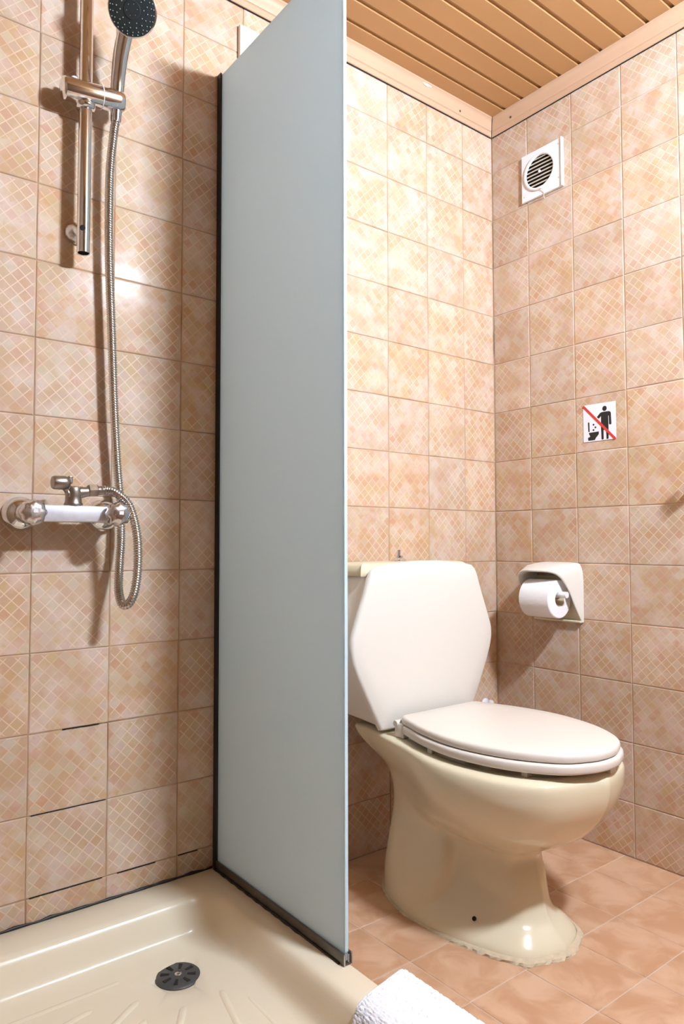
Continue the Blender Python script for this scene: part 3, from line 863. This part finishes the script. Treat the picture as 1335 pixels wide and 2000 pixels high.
# ------------------------------------------------------------------ shower rail, hand shower, hose, mixer
RX, RYD = -1.2570, -.042
def build_rail():
    t = empty('shower_rail', (RX, 0, 1.65)); tag(t, 'chrome shower riser rail with sliding clamp on the tiled wall', 'shower rail')
    zb, zt = 1.352, 2.02
    pr = [(.0100, 0.004), (.0122, 0), (.0124, .001), (.0124, zt - zb), (.010, zt - zb + .003)]
    rail = part('rail', lathe([(.0105, .03), (.0105, .001)] + pr[1:], (RX, RYD, zb), (0, 0, 1), 28, True, True), 'chrome', t, auto=40)
    part('hollow_end', lathe([(.0106, 0), (.0106, .002)], (RX, RYD, zb + .012), (0, 0, 1), 20), 'dark', rail)
    a = math.radians(-118)
    part('slot_hole', merge(lathe([(.0055, 0), (.0055, .0006)], (RX + .0121 * math.cos(a), RYD + .0121 * math.sin(a), zb + .0455), (math.cos(a), math.sin(a), 0), 16)), 'dark', rail)
    for z in (1.404, 1.985):
        part('bracket', lathe([(.0215, .0004), (.0215, .005), (.019, .012), (.013, .020), (.0095, .027), (.0095, .034)], (RX - .003, 0, z), (.05, -1, 0), 28), 'worn', t, auto=50)
    z = 1.670
    A0, ax = Vector((-1.303, RYD - .003, z - .0065)), Vector((1, -.02, .11)).normalized()
    sl = part('slider', lathe([(.0150, -.0005), (.0200, .0015), (.0215, .005), (.0215, .066), (.0215, .073), (.0215, .108), (.0205, .1155), (.0185, .1185)], A0, ax, 32), 'chrome', t, auto=50)
    part('slider_ring', lathe([(.0208, 0), (.0222, .0004), (.0222, .0018), (.0208, .0022)], A0 + ax * .0735, ax, 32), 'white_plastic', sl, smooth=True)
    part('slider_collar', lathe([(.0165, 0), (.0185, .005), (.0185, .012)], (RX, RYD, z - .032), (0, 0, 1), 28), 'chrome', sl, smooth=True)
    part('slider_button', lathe([(.007, 0), (.007, .006), (.005, .009), (.001, .010)], (-1.280, RYD - .002, z + .014), (0, 0, 1), 16), 'white_plastic', sl, smooth=True)
build_rail()

H0 = Vector((-1.1985, -.050, 1.672))
HN = Vector((-.44, -.72, -.54)).normalized()
HC = Vector((-1.2006, -.135, 1.8087))
def build_hand_shower():
    t = empty('hand_shower', H0); tag(t, 'chrome hand shower with dark round face clamped on the rail', 'hand shower')
    path = catmull([H0 + Vector((0, 0, -.012)), Vector((-1.1992, -.056, 1.705)), Vector((-1.2020, -.076, 1.745)), Vector((-1.2010, -.094, 1.778)), Vector((-1.1955, -.106, 1.803)), HC - HN * .021 + Vector((0, .004, .006))], 8)
    part('handle', tube(path, lambda i, n: .0125 + .0032 * min(1, i / n * 1.4), 24), 'chrome', t, smooth=True)
    part('hose_nut', lathe([(.0095, -.004), (.0105, 0), (.0105, .012), (.0115, .018)], H0 + Vector((0, .0035, -.036)), (0, -.1, 1), 20), 'chrome', t, auto=40)
    nrm, hc = HN, HC
    head = part('head', lathe([(.012, -.028), (.026, -.022), (.040, -.011), (.0455, -.002), (.0455, .003), (.043, .0045)], hc, nrm, 40), 'chrome', t, auto=50)
    f = part('spray_face', lathe([(.0438, 0), (.0430, .003), (.036, .0042), (.016, .0052), (.0152, .0062), (.004, .0065)], hc + nrm * .0032, nrm, 40), 'headface', t, auto=40)
    u, w, a = frame_from(nrm)
    pts = []
    for r, nn, ph in ((.022, 10, 0), (.029, 16, .2), (.036, 22, .1), (.0405, 26, .3), (.010, 6, .1)):
        for k in range(nn):
            q = 2 * math.pi * k / nn + ph
            pts.append(lathe([(.0011, 0), (.0009, .0016), (.0003, .002)], hc + nrm * (.0066 if r > .034 else .0078) + (u * math.cos(q) + w * math.sin(q)) * r, nrm, 6))
    nz = part('nozzles', merge(*pts), 'nozzle', f); nz['kind'] = 'stuff'
build_hand_shower()

MZ = .8465
def build_mixer():
    xl, xr = -1.3540, -1.2015
    t = empty('shower_mixer', ((xl + xr) / 2, 0, MZ)); tag(t, 'worn chrome two-handle shower mixer on the tiled wall', 'mixer tap')
    for x in (xl, xr):
        part('wall_flange', lathe([(.0325, .0004), (.0325, .004), (.030, .013), (.024, .021), (.016, .026), (.013, .027)], (x, 0, MZ), (0, -1, 0), 36), 'chrome', t, auto=60)
        part('union', lathe([(.0155, .02), (.0155, .052)], (x, 0, MZ), (0, -1, 0), 8), 'worn', t, auto=30)
    part('body', box(xl + .006, xr - .006, -.074, -.044, MZ - .0155, MZ + .0155, .0035, 3), 'pale_chrome', t, auto=40)
    for x in (xl, xr):
        part('valve_housing', lathe([(.0175, .040), (.0195, .044), (.0195, .074), (.0165, .079)], (x, 0, MZ), (0, -1, 0), 28), 'worn', t, auto=40)
        prof = [(.014, .076), (.0205, .081), (.0220, .086), (.0222, .096), (.0205, .104), (.0150, .109), (.0065, .1105)]
        V, F = lathe(prof, (x, 0, MZ), (0, -1, 0), 40)
        V2 = []
        for i, v in enumerate(V):
            ring = i // 40; k = i % 40
            amp = 1 + (.07 * math.cos(8 * 2 * math.pi * k / 40) if 1 <= ring <= 4 else 0)
            V2.append(Vector((x + (v.x - x) * amp, v.y, MZ + (v.z - MZ) * amp)))
        kn = part('handle', (V2, F), 'worn', t, auto=60)
        part('index_mark', box(x - .004, x + .004, -.1116, -.1100, MZ - .0015, MZ + .0055), 'white_plastic', kn)
    cx, cy = -1.2740, -.058
    part('outlet', merge(lathe([(.0170, 0), (.0170, .004)], (cx, cy, MZ + .0150), (0, 0, 1), 24), lathe([(.0165, .004), (.0150, .008), (.0145, .018), (.0160, .026), (.0140, .034), (.008, .037)], (cx, cy, MZ + .0150), (0, 0, 1), 24)), 'brass', t, auto=45)
    part('outlet_arm', lathe([(.0125, -.012), (.0125, .008), (.0095, .022), (.0095, .034)], (cx, cy, MZ + .039), (1, -.05, .14), 24), 'brass', t, auto=45)
    part('hex_nut', lathe([(.0105, .026), (.0128, .028), (.0128, .0425), (.0105, .0445)], (cx, cy, MZ + .0425), (1, -.05, .08), 6), 'brass', t)
    # cradle arm and cup on the left
    arm = catmull([Vector((cx - .004, cy, MZ + .041)), Vector((cx - .012, cy - .003, MZ + .047)), Vector((cx - .019, cy - .006, MZ + .056))], 6)
    part('cradle_arm', tube(arm, .0085, 12), 'brass', t, smooth=True)
    u = Vector((-.97, -.05, -.02)).normalized()
    part('cradle_cup', lathe([(.0075, -.004), (.0115, 0), (.0130, .006), (.0125, .024), (.0110, .027), (.0060, .0275)], Vector((cx - .014, cy - .008, MZ + .0570)), u, 24), 'brass', t, auto=45)
    part('cradle_clip', box(cx - .0125, cx - .0045, cy - .012, cy - .002, MZ + .056, MZ + .0705, .002), 'brass', t)
build_mixer()

def build_hose():
    t = empty('shower_hose', (-1.19, -.07, .70)); tag(t, 'flexible ribbed metal hose looping from mixer to hand shower', 'hose')
    cx, cy = -1.2740, -.058
    s = Vector((cx + .043, cy - .002, MZ + .0458))
    pts = [s, s + Vector((.018, -.004, .001)), (-1.1985, -.078, .8865), (-1.1800, -.094, .8620), (-1.1690, -.104, .8100), (-1.1660, -.104, .7550), (-1.1690, -.100, .7050), (-1.1760, -.090, .6780),
           (-1.1835, -.074, .6745), (-1.1840, -.054, .7000), (-1.1770, -.038, .7500), (-1.1715, -.030, .8000), (-1.1730, -.029, .8700), (-1.1804, -.030, .9400), (-1.1891, -.032, 1.0570),
           (-1.1962, -.032, 1.2100), (-1.2033, -.032, 1.3640), (-1.2050, -.034, 1.5200), (-1.2015, -.041, 1.6000), H0 + Vector((0, .0035, -.036))]
    path = resample(catmull(pts, 14), .0012)
    part('hose', tube(path, lambda i, n: .0087 if i % 4 < 2 else .0068, 12), 'hose', t, smooth=True)
    part('ferrule', tube(resample(catmull([s + Vector((-.004, 0, 0)), s + Vector((.006, -.001, 0)), s + Vector((.014, -.003, .001))], 6), .002), .0085, 16), 'brass', t, smooth=True)
build_hose()

# ------------------------------------------------------------------ terry mat hung over the tray rim
def build_mat():
    t = empty('bath_mat', (-.93, -.75, TRAY_TOP)); tag(t, 'white terry bath mat hung over the front rim of the shower tray', 'bath mat')
    prof = catmull([Vector((-.890, .012)), Vector((-.889, .05)), Vector((-.890, .085)), Vector((-.897, .1005)), Vector((-.912, .1030)), Vector((-.95, .1030)), Vector((-.985, .1035)), Vector((-1.003, .0995)), Vector((-1.014, .088)), Vector((-1.026, .066)), Vector((-1.035, .046))], 7)
    NY = 120
    random.seed(3)
    top, bot = [], []
    ny = NY
    V, F = [], []
    L = len(prof)
    def nrm(i):
        d = prof[min(i + 1, L - 1)] - prof[max(i - 1, 0)]; d.normalize(); return Vector((d.y, -d.x))
    fine = []
    for i in range(L - 1):
        for k in range(2): fine.append(prof[i].lerp(prof[i + 1], k / 2))
    fine.append(prof[-1]); prof2 = fine; L2 = len(prof2)
    def nr(i):
        d = prof2[min(i + 1, L2 - 1)] - prof2[max(i - 1, 0)]; d.normalize(); return Vector((d.y, -d.x))
    for side in (0, 1):
        for j in range(ny + 1):
            f = j / ny
            for i in range(L2):
                n_ = nr(i)
                edge = min(i, L2 - 1 - i, j, ny - j)
                th = (.0045 if edge else .001)
                lump = random.uniform(0, .0032) if side == 0 else 0
                p = prof2[i] + n_ * ((th + lump) if side == 0 else -.0015)
                y0 = -.5475 + (prof2[i].x + .895) * .20 + (random.uniform(-.0012, .0012) if j == 0 else 0)
                V.append(Vector((p.x, y0 - f * .42, p.y)))
    W = L2; off = (ny + 1) * W
    for j in range(ny):
        for i in range(W - 1):
            a = j * W + i
            F.append((a, a + 1, a + W + 1, a + W)); F.append((off + a, off + a + W, off + a + W + 1, off + a + 1))
    for j in range(ny):
        for i in (0, W - 1):
            a = j * W + i; F.append((a, a + W, off + a + W, off + a))
    for i in range(W - 1):
        for j in (0, ny):
            a = j * W + i; F.append((a, a + 1, off + a + 1, off + a))
    part('terry_cloth', (V, F), 'terry', t, smooth=True)
    hem = [Vector((-.8915, -.548, .05)), Vector((-.8905, -.549, .085)), Vector((-.8965, -.549, .1025)), Vector((-.912, -.5525, .1055)), Vector((-.95, -.560, .1058)), Vector((-.985, -.567, .106)), Vector((-1.004, -.571, .1015)), Vector((-1.016, -.573, .089))]
    part('hem', tube(catmull(hem, 6), .0035, 8), 'terry', t, smooth=True)
build_mat()
